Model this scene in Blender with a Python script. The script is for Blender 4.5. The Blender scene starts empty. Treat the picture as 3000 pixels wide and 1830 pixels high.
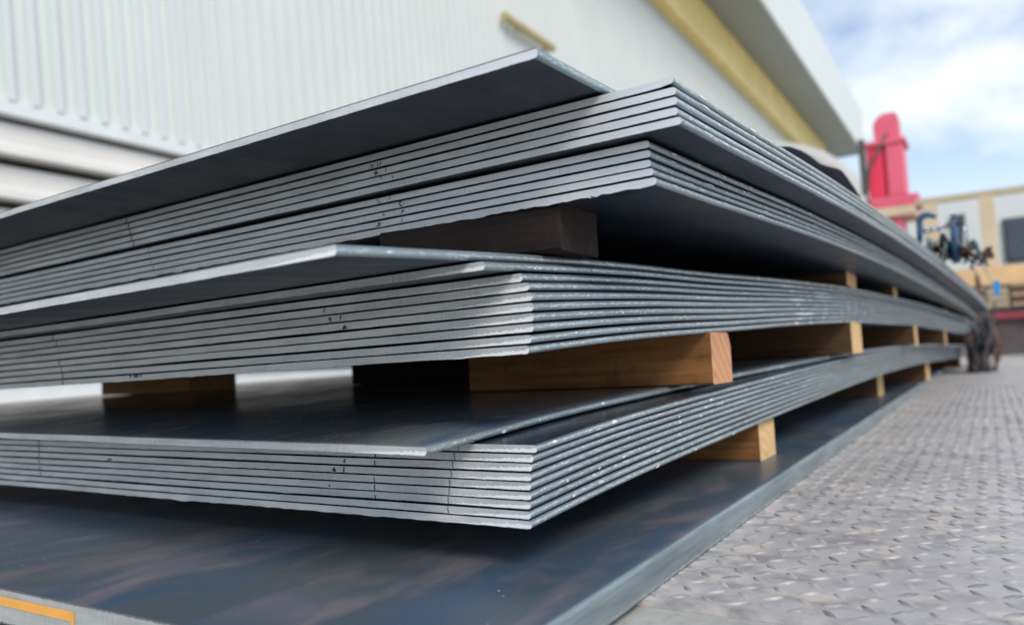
import bpy, bmesh, math, random
import numpy as np
from mathutils import Vector, Matrix, noise as mnoise
rnd = random.Random(7)
sc = bpy.context.scene
COL = sc.collection
H = 0.2604                      # eye height above the concrete; geometry below is written relative to the eye, then lifted

# ------------------------------------------------------------------ camera
cam = bpy.data.cameras.new('camera'); camo = bpy.data.objects.new('camera', cam); COL.objects.link(camo)
camo.matrix_world = Matrix(((0.5247, -0.0319, -0.8507, 0), (-0.8499, -0.0769, -0.5213, 0), (-0.0488, 0.9965, -0.0675, 0), (0, 0, 0, 1)))
cam.sensor_width = 36.0; cam.lens = 27.236; cam.clip_start = 0.02; cam.clip_end = 2000
cam.dof.use_dof = True; cam.dof.focus_distance = 0.92; cam.dof.aperture_fstop = 3.2
sc.camera = camo

# ------------------------------------------------------------------ world
SUN_EL, SUN_AZ = 42.0, 232.0     # azimuth of the sun measured from +X towards +Y
world = bpy.data.worlds.new('World'); sc.world = world; world.use_nodes = True
nt = world.node_tree; nt.nodes.clear()
def wn(t, **k):
    n = nt.nodes.new(t)
    for a, b in k.items(): setattr(n, a, b)
    return n
sky = wn('ShaderNodeTexSky', sky_type='NISHITA', sun_disc=False)
sky.sun_elevation = math.radians(SUN_EL); sky.sun_rotation = math.radians(90.0 - SUN_AZ)
sky.air_density = 1.0; sky.dust_density = 0.25; sky.ozone_density = 3.0
tc = wn('ShaderNodeTexCoord')
mp = wn('ShaderNodeMapping'); mp.inputs['Scale'].default_value = (1, 1, 1.7); mp.inputs['Location'].default_value = (3.15, 1.3, 0.4)
no = wn('ShaderNodeTexNoise'); no.inputs['Scale'].default_value = 2.6; no.inputs['Detail'].default_value = 7; no.inputs['Roughness'].default_value = 0.52
rp = wn('ShaderNodeValToRGB'); rp.color_ramp.elements[0].position = 0.42; rp.color_ramp.elements[1].position = 0.62
sep = wn('ShaderNodeSeparateXYZ')
hz = wn('ShaderNodeMapRange'); hz.inputs['From Min'].default_value = 0.34; hz.inputs['From Max'].default_value = 0.05
mx = wn('ShaderNodeMath', operation='MAXIMUM')
mixc = wn('ShaderNodeMix', data_type='RGBA'); mixc.inputs[7].default_value = (6.35, 6.75, 6.85, 1)
hm = wn('ShaderNodeMath', operation='MULTIPLY'); hm.inputs[1].default_value = 0.9
bg = wn('ShaderNodeBackground'); bg.inputs['Strength'].default_value = 0.125
ow = wn('ShaderNodeOutputWorld')
L = nt.links.new
tint = wn('ShaderNodeMix', data_type='RGBA', blend_type='MULTIPLY'); tint.inputs[0].default_value = 1.0; tint.inputs[7].default_value = (0.74, 0.92, 1.06, 1)
L(tc.outputs['Generated'], mp.inputs['Vector']); L(mp.outputs[0], no.inputs['Vector']); L(no.outputs['Fac'], rp.inputs[0])
L(tc.outputs['Generated'], sep.inputs[0]); L(sep.outputs['Z'], hz.inputs['Value']); L(hz.outputs[0], hm.inputs[0])
L(hm.outputs[0], mx.inputs[0]); L(rp.outputs[0], mx.inputs[1]); L(mx.outputs[0], mixc.inputs[0])
L(sky.outputs[0], tint.inputs[6]); L(tint.outputs[2], mixc.inputs[6]); L(mixc.outputs[2], bg.inputs['Color']); L(bg.outputs[0], ow.inputs[0])

# ------------------------------------------------------------------ sun
sun = bpy.data.lights.new('sun', 'SUN'); suno = bpy.data.objects.new('sun', sun); COL.objects.link(suno)
sun.energy = 2.0; sun.angle = math.radians(26); sun.color = (1.0, 0.94, 0.85)
_e, _a = math.radians(SUN_EL), math.radians(SUN_AZ)
suno.rotation_euler = Vector((-math.cos(_e)*math.cos(_a), -math.cos(_e)*math.sin(_a), -math.sin(_e))).to_track_quat('-Z', 'Y').to_euler()
sc.view_settings.view_transform = 'Standard'; sc.view_settings.look = 'None'
sc.view_settings.exposure = 0.42; sc.view_settings.gamma = 1.0; sc.view_settings.use_curve_mapping = False
sc.cycles.max_bounces = 8; sc.cycles.diffuse_bounces = 4; sc.cycles.glossy_bounces = 5

# ------------------------------------------------------------------ material helpers
class Mat:
    def __init__(s, name):
        s.m = bpy.data.materials.new(name); s.m.use_nodes = True
        s.t = s.m.node_tree; s.t.nodes.clear()
        s.out = s.n('ShaderNodeOutputMaterial'); s.b = s.n('ShaderNodeBsdfPrincipled'); s.l(s.b.outputs[0], s.out.inputs[0])
        s._tc = None
    def n(s, t, **k):
        n = s.t.nodes.new(t)
        for a, b in k.items(): setattr(n, a, b)
        return n
    def l(s, a, b): s.t.links.new(a, b)
    def coord(s, which='Object', scale=(1, 1, 1), rand=0.0, rot=(0, 0, 0)):
        if s._tc is None: s._tc = s.n('ShaderNodeTexCoord')
        mp = s.n('ShaderNodeMapping'); mp.inputs['Scale'].default_value = scale; mp.inputs['Rotation'].default_value = rot
        src = s._tc.outputs[which]
        if rand:
            oi = s.n('ShaderNodeObjectInfo'); vm = s.n('ShaderNodeVectorMath', operation='MULTIPLY_ADD')
            cx = s.n('ShaderNodeCombineXYZ'); mu = s.n('ShaderNodeMath', operation='MULTIPLY'); mu.inputs[1].default_value = rand
            s.l(oi.outputs['Random'], mu.inputs[0])
            for i in range(3): s.l(mu.outputs[0], cx.inputs[i])
            ad = s.n('ShaderNodeVectorMath', operation='ADD'); s.l(src, ad.inputs[0]); s.l(cx.outputs[0], ad.inputs[1]); src = ad.outputs[0]
        s.l(src, mp.inputs[0]); return mp.outputs[0]
    def noise(s, vec, scale=1, detail=3, rough=0.5, dist=0.0, dim='3D'):
        n = s.n('ShaderNodeTexNoise'); n.inputs['Scale'].default_value = scale; n.inputs['Detail'].default_value = detail
        n.inputs['Roughness'].default_value = rough; n.inputs['Distortion'].default_value = dist
        s.l(vec, n.inputs['Vector']); return n.outputs['Fac']
    def ramp(s, fac, a, b, ca=(0, 0, 0, 1), cb=(1, 1, 1, 1)):
        r = s.n('ShaderNodeValToRGB'); e = r.color_ramp.elements
        e[0].position = a; e[1].position = b; e[0].color = ca; e[1].color = cb
        s.l(fac, r.inputs[0]); return r.outputs[0]
    def mix(s, fac, a, b, mode='MIX'):
        m = s.n('ShaderNodeMix', data_type='RGBA', blend_type=mode)
        for v, i in ((fac, 0), (a, 6), (b, 7)):
            if hasattr(v, 'is_linked') or hasattr(v, 'node'): s.l(v, m.inputs[i])
            elif i == 0: m.inputs[0].default_value = v
            else: m.inputs[i].default_value = (*v[:3], 1)
        return m.outputs[2]
    def math(s, op, a, b=None, c=None):
        m = s.n('ShaderNodeMath', operation=op)
        for v, i in ((a, 0), (b, 1), (c, 2)):
            if v is None: continue
            if hasattr(v, 'node'): s.l(v, m.inputs[i])
            else: m.inputs[i].default_value = v
        return m.outputs[0]
    def set(s, **k):
        names = dict(col='Base Color', rough='Roughness', metal='Metallic', spec='Specular IOR Level', coat='Coat Weight', coatr='Coat Roughness')
        for a, v in k.items():
            i = s.b.inputs[names[a]]
            if hasattr(v, 'node'): s.l(v, i)
            elif a == 'col': i.default_value = (*v[:3], 1)
            else: i.default_value = v
        return s
    def bump(s, h, strength=0.3, dist=0.001):
        b = s.n('ShaderNodeBump'); b.inputs['Strength'].default_value = strength; b.inputs['Distance'].default_value = dist
        s.l(h, b.inputs['Height']); s.l(b.outputs[0], s.b.inputs['Normal']); return s

def plain(name, col, rough=0.6, metal=0.0, var=0.25, scale=6, bump=0.0):
    m = Mat(name); v = m.coord('Object', rand=7.0)
    n = m.noise(v, scale, 5, 0.6)
    c = m.mix(m.ramp(n, 0.3, 0.7), [x*(1-var) for x in col], [min(1, x*(1+var)) for x in col])
    m.set(col=c, rough=m.math('MULTIPLY_ADD', n, 0.25, rough-0.12), metal=metal)
    if bump: m.bump(m.noise(v, scale*12, 3), bump, 0.002)
    return m.m

# --- mill scale faces of the sheets (UV in metres: along, across)
def mill(name, base=(0.017, 0.021, 0.027), blue=(0.022, 0.045, 0.085), mauve=(0.085, 0.050, 0.058), pale=(0.10, 0.105, 0.105), rough=0.20, tint=0.8, soft=0.0, specks=1.0, ior=2.1, ringk=0.45, big_scale=1.0):
    m = Mat(name)
    v = m.coord('UV', (1.0, 1.0, 1.0), rand=13.0)
    vs = m.coord('UV', (1.6*big_scale, 4.2*big_scale, 1.0), rand=13.0, rot=(0, 0, 0.5))
    big = m.noise(vs, 1.6, 3, 0.55, 1.2 - soft*9)
    big2 = m.noise(vs, 2.9, 4, 0.6, 1.8 - soft*15)
    c = m.mix(m.math('MULTIPLY', m.ramp(big, 0.47-soft, 0.60+soft), tint), base, blue)
    c = m.mix(m.math('MULTIPLY', m.ramp(big2, 0.53-soft*.6, 0.66+soft), tint), c, mauve)
    # contour-like scale rings
    w = m.noise(m.coord('UV', (2.0, 5.0, 1.0), rand=13.0, rot=(0, 0, 0.35)), 2.0, 2.5, 0.5, 0.7)
    s1 = m.math('SINE', m.math('MULTIPLY', w, 210.0))
    ringmask = m.ramp(m.noise(v, 2.3, 2), 0.46, 0.62)
    ring = m.math('MULTIPLY', m.ramp(s1, 0.15, 0.95), m.math('MULTIPLY', ringmask, ringk))
    c = m.mix(ring, c, pale)
    fine = m.noise(v, 160, 4, 0.65)
    c = m.mix(m.ramp(fine, 0.25, 0.8), [x for x in (0.6, 0.6, 0.6)], (1.25, 1.25, 1.25), 'MIX') if False else c
    vo = m.n('ShaderNodeTexVoronoi'); vo.inputs['Scale'].default_value = 70.0; m.l(v, vo.inputs['Vector'])
    spk = m.math('LESS_THAN', vo.outputs['Distance'], 0.075)
    sel = m.math('GREATER_THAN', m.noise(v, 3.1, 3), 0.55)
    vsel = m.n('ShaderNodeSeparateColor'); m.l(vo.outputs['Color'], vsel.inputs[0])
    spk = m.math('MULTIPLY', m.math('MULTIPLY', spk, sel), m.math('GREATER_THAN', vsel.outputs[0], 0.45))
    spk = m.math('MULTIPLY', spk, specks)
    c = m.mix(spk, c, (0.62, 0.63, 0.62))
    r = m.math('MULTIPLY_ADD', m.noise(vs, 5.0, 4, 0.6), 0.30, rough-0.10)
    r = m.math('MAXIMUM', r, m.math('MULTIPLY', spk, 0.8))
    m.set(col=c, rough=r); m.b.inputs['IOR'].default_value = ior
    m.bump(m.math('ADD', m.math('MULTIPLY', fine, 0.5), m.math('MULTIPLY', s1, m.math('MULTIPLY', ringmask, 0.12))), 0.10, 0.0006)
    return m.m

# --- sheared front edges (UV in metres: distance from corner, height)
def cut_edge(name, t=0.009, col=(0.60, 0.605, 0.60), lipk=1.0):
    m = Mat(name)
    uv = m.n('ShaderNodeUVMap'); sp = m.n('ShaderNodeSeparateXYZ'); m.l(uv.outputs[0], sp.inputs[0])
    V, Hh = sp.outputs[0], m.math('DIVIDE', sp.outputs[1], t)
    st = m.noise(m.coord('UV', (1400, 26, 1), rand=91.0), 1.0, 3, 0.7)
    st2 = m.noise(m.coord('UV', (330, 60, 1), rand=51.0), 1.0, 4, 0.65)
    pt = m.noise(m.coord('UV', (9, 60, 1), rand=31.0), 1.0, 4, 0.6)
    band = m.noise(m.coord('UV', (14, 0.5, 1), rand=0.0), 1.0, 3, 0.6)     # vertical scrape zones shared by a stack
    c = m.mix(m.ramp(pt, 0.30, 0.72), [x*0.66 for x in col], [x*1.14 for x in col])
    c = m.mix(m.math('MULTIPLY', m.ramp(st, 0.44, 0.62), m.math('MULTIPLY_ADD', m.ramp(band, 0.45, 0.6), 0.45, 0.30)), c, (0.74, 0.74, 0.73))
    c = m.mix(m.math('MULTIPLY', m.ramp(st, 0.60, 0.70), m.math('MULTIPLY_ADD', m.ramp(band, 0.48, 0.60), 0.75, 0.16)), c, (0.06, 0.062, 0.06))
    c = m.mix(m.math('MULTIPLY', m.ramp(st2, 0.62, 0.74), 0.45), c, (0.13, 0.13, 0.125))
    oi = m.n('ShaderNodeObjectInfo'); c = m.mix(m.math('MULTIPLY', oi.outputs['Random'], 0.22), c, (0.24, 0.25, 0.25))
    # burnished lip near the corner
    lim = m.math('MULTIPLY_ADD', V, -4.2, 0.56)
    jag = m.noise(m.coord('UV', (260, 130, 1), rand=23.0), 1.0, 4, 0.75)
    lim = m.math('ADD', lim, m.math('MULTIPLY_ADD', jag, 0.75, -0.38))
    lip = m.math('SUBTRACT', lim, Hh)
    lipm = m.ramp(lip, 0.0, 0.06)
    # broken dashes of lip further along
    d2 = m.noise(m.coord('UV', (75, 520, 1), rand=11.0), 1.0, 3, 0.7)
    far = m.math('MULTIPLY', m.ramp(d2, 0.66, 0.70), m.math('MULTIPLY', m.math('LESS_THAN', Hh, 0.42), m.ramp(V, 0.20, 0.42, (1, 1, 1, 1), (0.0, 0, 0, 1))))
    lipm = m.math('MULTIPLY', m.math('MAXIMUM', lipm, far), lipk)
    if lipk < 1: c = m.mix(m.ramp(V, 0.0, 0.35, (.6, .6, .6, 1), (0, 0, 0, 1)), c, (0.80, 0.80, 0.82))  # whiter towards the corner: the light falling there is mixed into the colour
    c = m.mix(lipm, c, (0.86, 0.86, 0.85))
    # dark lower/upper arris
    ar = m.math('ADD', m.math('LESS_THAN', Hh, m.math('MULTIPLY_ADD', jag, 0.22, -0.07)), m.math('GREATER_THAN', Hh, m.math('MULTIPLY_ADD', jag, -0.16, 1.03)))
    c = m.mix(m.math('MINIMUM', m.math('MULTIPLY', ar, 0.75), 1.0), c, (0.05, 0.05, 0.05))
    r = m.math('MULTIPLY_ADD', pt, 0.25, 0.30)
    m.set(col=c, rough=r, metal=m.math('MULTIPLY_ADD', lipm, -0.15, 0.22))
    m.bump(m.math('ADD', st, m.math('MULTIPLY', jag, 1.2)), 0.35, 0.0004)
    return m.m

# --- rolled long edges (UV in metres: along, height)
def side_edge(name, col=(0.33, 0.405, 0.430)):
    m = Mat(name)
    a = m.noise(m.coord('UV', (14, 420, 1), rand=71.0), 1.0, 5, 0.65)
    b = m.noise(m.coord('UV', (4, 40, 1), rand=41.0), 1.0, 4, 0.6)
    c = m.mix(m.ramp(b, 0.3, 0.72), [x*0.62 for x in col], [x*1.22 for x in col])
    c = m.mix(m.math('MULTIPLY', m.ramp(a, 0.50, 0.72), 0.5), c, (0.14, 0.155, 0.16))
    sp = m.n('ShaderNodeSeparateXYZ'); uv = m.n('ShaderNodeUVMap'); m.l(uv.outputs[0], sp.inputs[0])
    hh = m.math('DIVIDE', sp.outputs[1], 0.009)
    mid = m.math('SUBTRACT', 1.0, m.math('MULTIPLY', m.math('ABSOLUTE', m.math('SUBTRACT', hh, 0.52)), 3.2))
    f = m.noise(m.coord('UV', (95, 520, 1), rand=33.0), 1.0, 5, 0.8)
    zone = m.noise(m.coord('UV', (5, 3, 1), rand=57.0), 1.0, 3)
    th = m.math('ADD', m.math('MULTIPLY', f, 1.0), m.math('ADD', m.math('MULTIPLY', mid, 0.07), m.math('MULTIPLY', zone, 0.12)))
    fl = m.math('MULTIPLY', m.ramp(th, 0.635, 0.68), m.math('GREATER_THAN', mid, 0.0))
    c = m.mix(fl, c, (0.72, 0.74, 0.72))
    c = m.mix(m.math('MULTIPLY', m.math('MAXIMUM', m.math('ADD', mid, -0.15), 0.0), m.math('MULTIPLY', m.ramp(a, 0.35, 0.7), 0.75)), c, (0.60, 0.63, 0.63))
    g = m.noise(m.coord('UV', (300, 300, 1), rand=3.0), 1.0, 3, 0.7)
    m.set(col=c, rough=m.math('MULTIPLY_ADD', g, 0.22, 0.24), metal=0.6)
    m.bump(m.math('ADD', m.math('MULTIPLY', a, 1.0), m.math('MULTIPLY', f, 0.8)), 0.35, 0.0005)
    return m.m

def wood(name, c1, c2, dirt=0.6):
    m = Mat(name)
    v = m.coord('Object', (1, 1, 1), rand=9.0)
    g = m.noise(m.coord('Object', (60, 3.0, 60), rand=9.0), 1.0, 5, 0.65, 0.6)
    g2 = m.noise(m.coord('Object', (260, 7, 260), rand=9.0), 1.0, 3, 0.6)
    c = m.mix(m.ramp(g, 0.32, 0.68), c1, c2)
    c = m.mix(m.math('MULTIPLY', m.ramp(g2, 0.55, 0.75), 0.35), c, [x*0.4 for x in c1])
    s = m.noise(v, 22, 5, 0.7)
    c = m.mix(m.math('MULTIPLY', m.ramp(s, 0.56, 0.70), dirt), c, (0.05, 0.035, 0.025))
    m.set(col=c, rough=0.72, spec=0.3).bump(g2, 0.4, 0.0012)
    return m.m
def end_grain(name, c1, c2):
    m = Mat(name)
    v = m.coord('Object', (1, 0.05, 1), rand=3.0)
    w = m.n('ShaderNodeTexWave', wave_type='RINGS', rings_direction='Y'); w.inputs['Scale'].default_value = 14; w.inputs['Distortion'].default_value = 2.5; w.inputs['Detail'].default_value = 3
    m.l(v, w.inputs['Vector'])
    n = m.noise(v, 45, 5, 0.7)
    c = m.mix(m.math('MULTIPLY_ADD', m.ramp(w.outputs['Fac'], 0.1, 1.0), 0.4, m.math('MULTIPLY', m.noise(v, 9, 4, 0.6), 0.6)), c1, c2)
    c = m.mix(m.math('MULTIPLY', m.ramp(n, 0.54, 0.72), 0.5), c, [x*0.35 for x in c1])
    m.set(col=c, rough=0.8, spec=0.2).bump(n, 0.4, 0.001)
    return m.m

M = {}
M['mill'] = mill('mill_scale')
M['mill_base'] = mill('mill_scale_base', base=(0.066, 0.084, 0.092), blue=(0.034, 0.085, 0.165), mauve=(0.26, 0.195, 0.205), rough=0.32, tint=0.85, soft=0.085, big_scale=0.75)
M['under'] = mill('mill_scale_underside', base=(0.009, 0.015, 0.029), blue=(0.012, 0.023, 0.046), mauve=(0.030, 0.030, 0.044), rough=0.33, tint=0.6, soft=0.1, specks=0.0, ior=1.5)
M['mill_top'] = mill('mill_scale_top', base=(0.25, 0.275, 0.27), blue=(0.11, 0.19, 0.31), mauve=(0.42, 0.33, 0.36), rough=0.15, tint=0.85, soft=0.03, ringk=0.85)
M['cut'] = cut_edge('sheared_edge')
M['cut_lit'] = cut_edge('sheared_edge_lit', col=(0.62, 0.63, 0.625), lipk=0.12)
M['cut_base'] = cut_edge('sheared_edge_base', t=0.037, col=(0.50, 0.51, 0.49))
M['side'] = side_edge('rolled_edge')
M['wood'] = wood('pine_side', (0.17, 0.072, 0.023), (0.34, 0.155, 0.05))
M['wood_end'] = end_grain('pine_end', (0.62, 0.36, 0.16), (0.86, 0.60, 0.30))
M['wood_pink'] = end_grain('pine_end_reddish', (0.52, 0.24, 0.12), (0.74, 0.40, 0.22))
M['wood_deep_shade'] = wood('pine_deep_shade', (0.009, 0.005, 0.004), (0.028, 0.014, 0.010), 0.5)  # near-black pine: deep shade between the stacks put into the colour
M['wood_shaded'] = wood('pine_shaded', (0.065, 0.036, 0.017), (0.15, 0.082, 0.036), 0.5)  # sides of the rear blocks: their shade is painted in as darker pine
M['wood_lit'] = wood('pine_lit', (0.50, 0.25, 0.085), (0.74, 0.42, 0.17), 0.25)  # paler pine: light reaching the far-left block is put into its colour

# ------------------------------------------------------------------ object helpers
def link(name, me, mats, parent=None, loc=(0, 0, 0), rz=0.0):
    o = bpy.data.objects.new(name, me); COL.objects.link(o)
    for mt in (mats if isinstance(mats, (list, tuple)) else [mats]):
        if mt.name not in [x.name for x in me.materials if x]: me.materials.append(mt)
    o.location = loc; o.rotation_euler = (0, 0, rz)
    if parent: o.parent = parent
    return o
def tag(o, label=None, cat=None, group=None, kind=None):
    for k, v in (('label', label), ('category', cat), ('group', group), ('kind', kind)):
        if v: o[k] = v
    return o
def thing(name, label, cat, loc=(0, 0, 0), rz=0.0, group=None):
    o = bpy.data.objects.new(name, None); COL.objects.link(o); o.location = loc; o.rotation_euler = (0, 0, rz); o.empty_display_size = 0.05
    return tag(o, label, cat, group)
def from_bm(name, bm, mat, parent=None, loc=(0, 0, 0), rz=0.0, smooth=False):
    me = bpy.data.meshes.new(name); bm.normal_update(); bm.to_mesh(me); bm.free()
    if smooth:
        for p in me.polygons: p.use_smooth = True
    return link(name, me, mat, parent, loc, rz)
def add_box(bm, x0, x1, y0, y1, z0, z1, bev=0.0, mi=0):
    vs = [bm.verts.new((x, y, z)) for x in (x0, x1) for y in (y0, y1) for z in (z0, z1)]
    fs = [bm.faces.new([vs[i] for i in q]) for q in ((0, 1, 3, 2), (4, 6, 7, 5), (0, 4, 5, 1), (2, 3, 7, 6), (0, 2, 6, 4), (1, 5, 7, 3))]
    for f in fs: f.material_index = mi
    if bev: bmesh.ops.bevel(bm, geom=list({e for f in fs for e in f.edges}), offset=bev, segments=2, affect='EDGES', profile=0.6)
def box(name, x0, x1, y0, y1, z0, z1, mat, parent=None, bev=0.0):
    """box object whose origin sits at its base centre"""
    cx, cy = (x0+x1)/2, (y0+y1)/2
    bm = bmesh.new(); add_box(bm, x0-cx, x1-cx, y0-cy, y1-cy, 0, z1-z0, bev)
    pl = parent.location if parent else Vector((0, 0, 0))
    return from_bm(name, bm, mat, parent, Vector((cx, cy, z0)) - pl)
def add_tube(bm, pts, r, seg=8, closed=False):
    pts = [Vector(p) for p in pts]; n = len(pts); rings = []
    up = Vector((0, 0, 1))
    for i, p in enumerate(pts):
        a = pts[(i-1) % n] if (closed or i) else p; b = pts[(i+1) % n] if (closed or i < n-1) else p
        t = (b-a).normalized(); x = t.cross(up)
        if x.length < 1e-3: x = t.cross(Vector((1, 0, 0)))
        x.normalize(); y = t.cross(x); rr = r[i] if isinstance(r, (list, tuple)) else r
        rings.append([bm.verts.new(p + x*math.cos(k*2*math.pi/seg)*rr + y*math.sin(k*2*math.pi/seg)*rr) for k in range(seg)])
    m = n if closed else n-1
    for i in range(m):
        A, B = rings[i], rings[(i+1) % n]
        for k in range(seg): bm.faces.new((A[k], A[(k+1) % seg], B[(k+1) % seg], B[k]))
    if not closed: bm.faces.new(rings[0][::-1]); bm.faces.new(rings[-1])
def add_prism(bm, prof, x0, x1, axis='x'):
    """extrude a closed (a,b) outline along x (a=y,b=z) or y (a=x,b=z)"""
    def P(t, a, b): return (t, a, b) if axis == 'x' else (a, t, b)
    A = [bm.verts.new(P(x0, a, b)) for a, b in prof]; B = [bm.verts.new(P(x1, a, b)) for a, b in prof]
    n = len(prof)
    for i in range(n): bm.faces.new((A[i], A[(i+1) % n], B[(i+1) % n], B[i]))
    bm.faces.new(A[::-1]); bm.faces.new(B)
    bmesh.ops.recalc_face_normals(bm, faces=bm.faces[:])

# ------------------------------------------------------------------ the stacks of sheets: sag curves measured along the length
_g = np.linspace(-1.0, 9.0, 1001)
def curve(tab, sm=0.18):
    u = np.array([p[0] for p in tab]); z = np.array([p[1] for p in tab])
    s0 = (z[1]-z[0])/(u[1]-u[0]); s1 = (z[-1]-z[-2])/(u[-1]-u[-2])
    f = np.interp(_g, u, z); f = np.where(_g < u[0], z[0]+(_g-u[0])*s0, f); f = np.where(_g > u[-1], z[-1]+(_g-u[-1])*s1*0.3, f)
    out = np.empty_like(f)
    for i, x in enumerate(_g):
        w = np.exp(-0.5*((_g-x)/(sm*(0.35+0.35*max(0.0, min(x, 3.0)))))**2); out[i] = (f*w).sum()/w.sum()
    return out
class Stack:
    def __init__(s, x0, y0, sl, tab, p0, p1, pv, fv=0.0):
        s.x0, s.y0, s.sl = x0, y0, sl; n = math.hypot(1, sl); s.ux, s.uy = 1/n, -sl/n
        s.zb = curve(tab); s.p0, s.p1, s.pv, s.fv = p0, p1, pv, fv
    def z(s, x, y, k):            # k-th sheet underside (k may be fractional) at world x, y (arrays)
        dx, dy = x-s.x0, y-s.y0
        u = dx*s.ux+dy*s.uy; v = -dx*s.uy+dy*s.ux
        base = np.interp(u, _g, s.zb) + s.fv*np.clip(v, 0, 3)
        pitch = s.p0 + (s.p1-s.p0)*np.clip(u/0.5, 0, 1)*np.clip(1-v/0.4, 0, 1) + s.pv*np.clip(v, 0, 1.3)
        return base + k*pitch
S3 = Stack(0.70, 0.418, 0.027, [(0, -.1700), (.2, -.1580), (.46, -.1495), (1.0, -.1335), (1.89, -.112), (2.64, -.1000), (3.9, -.0960), (5.45, -.1130), (6.2, -.112)], .0098, .0099, .0007, -.0028)
S2 = Stack(0.69, 0.402, 0.043, [(0, .0110), (.19, .0226), (.415, .0322), (.65, .0392), (.98, .0530), (1.71, .0757), (3.3, .0868), (5.1, .0705), (6.2, .066)], .01080, .01025, .0006, -.0080)
S1L = Stack(0.75, 0.279, 0.035, [(0, .1775), (.2, .1835), (.416, .1920), (.757, .2040), (1.31, .2155), (1.95, .2215), (3.06, .2195), (4.8, .2060), (6.2, .163)], .0098, .0098, .0005, -.0010)
class Upper(Stack): pass
S1U = Stack(0.75, 0.279, 0.035, [(0, .1775), (.2, .1835), (.416, .1920), (.757, .2040), (1.31, .2155), (1.95, .2215), (3.06, .2195), (4.8, .2060), (6.2, .163)], .0103, .0103, .0006, -.0010)

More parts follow.
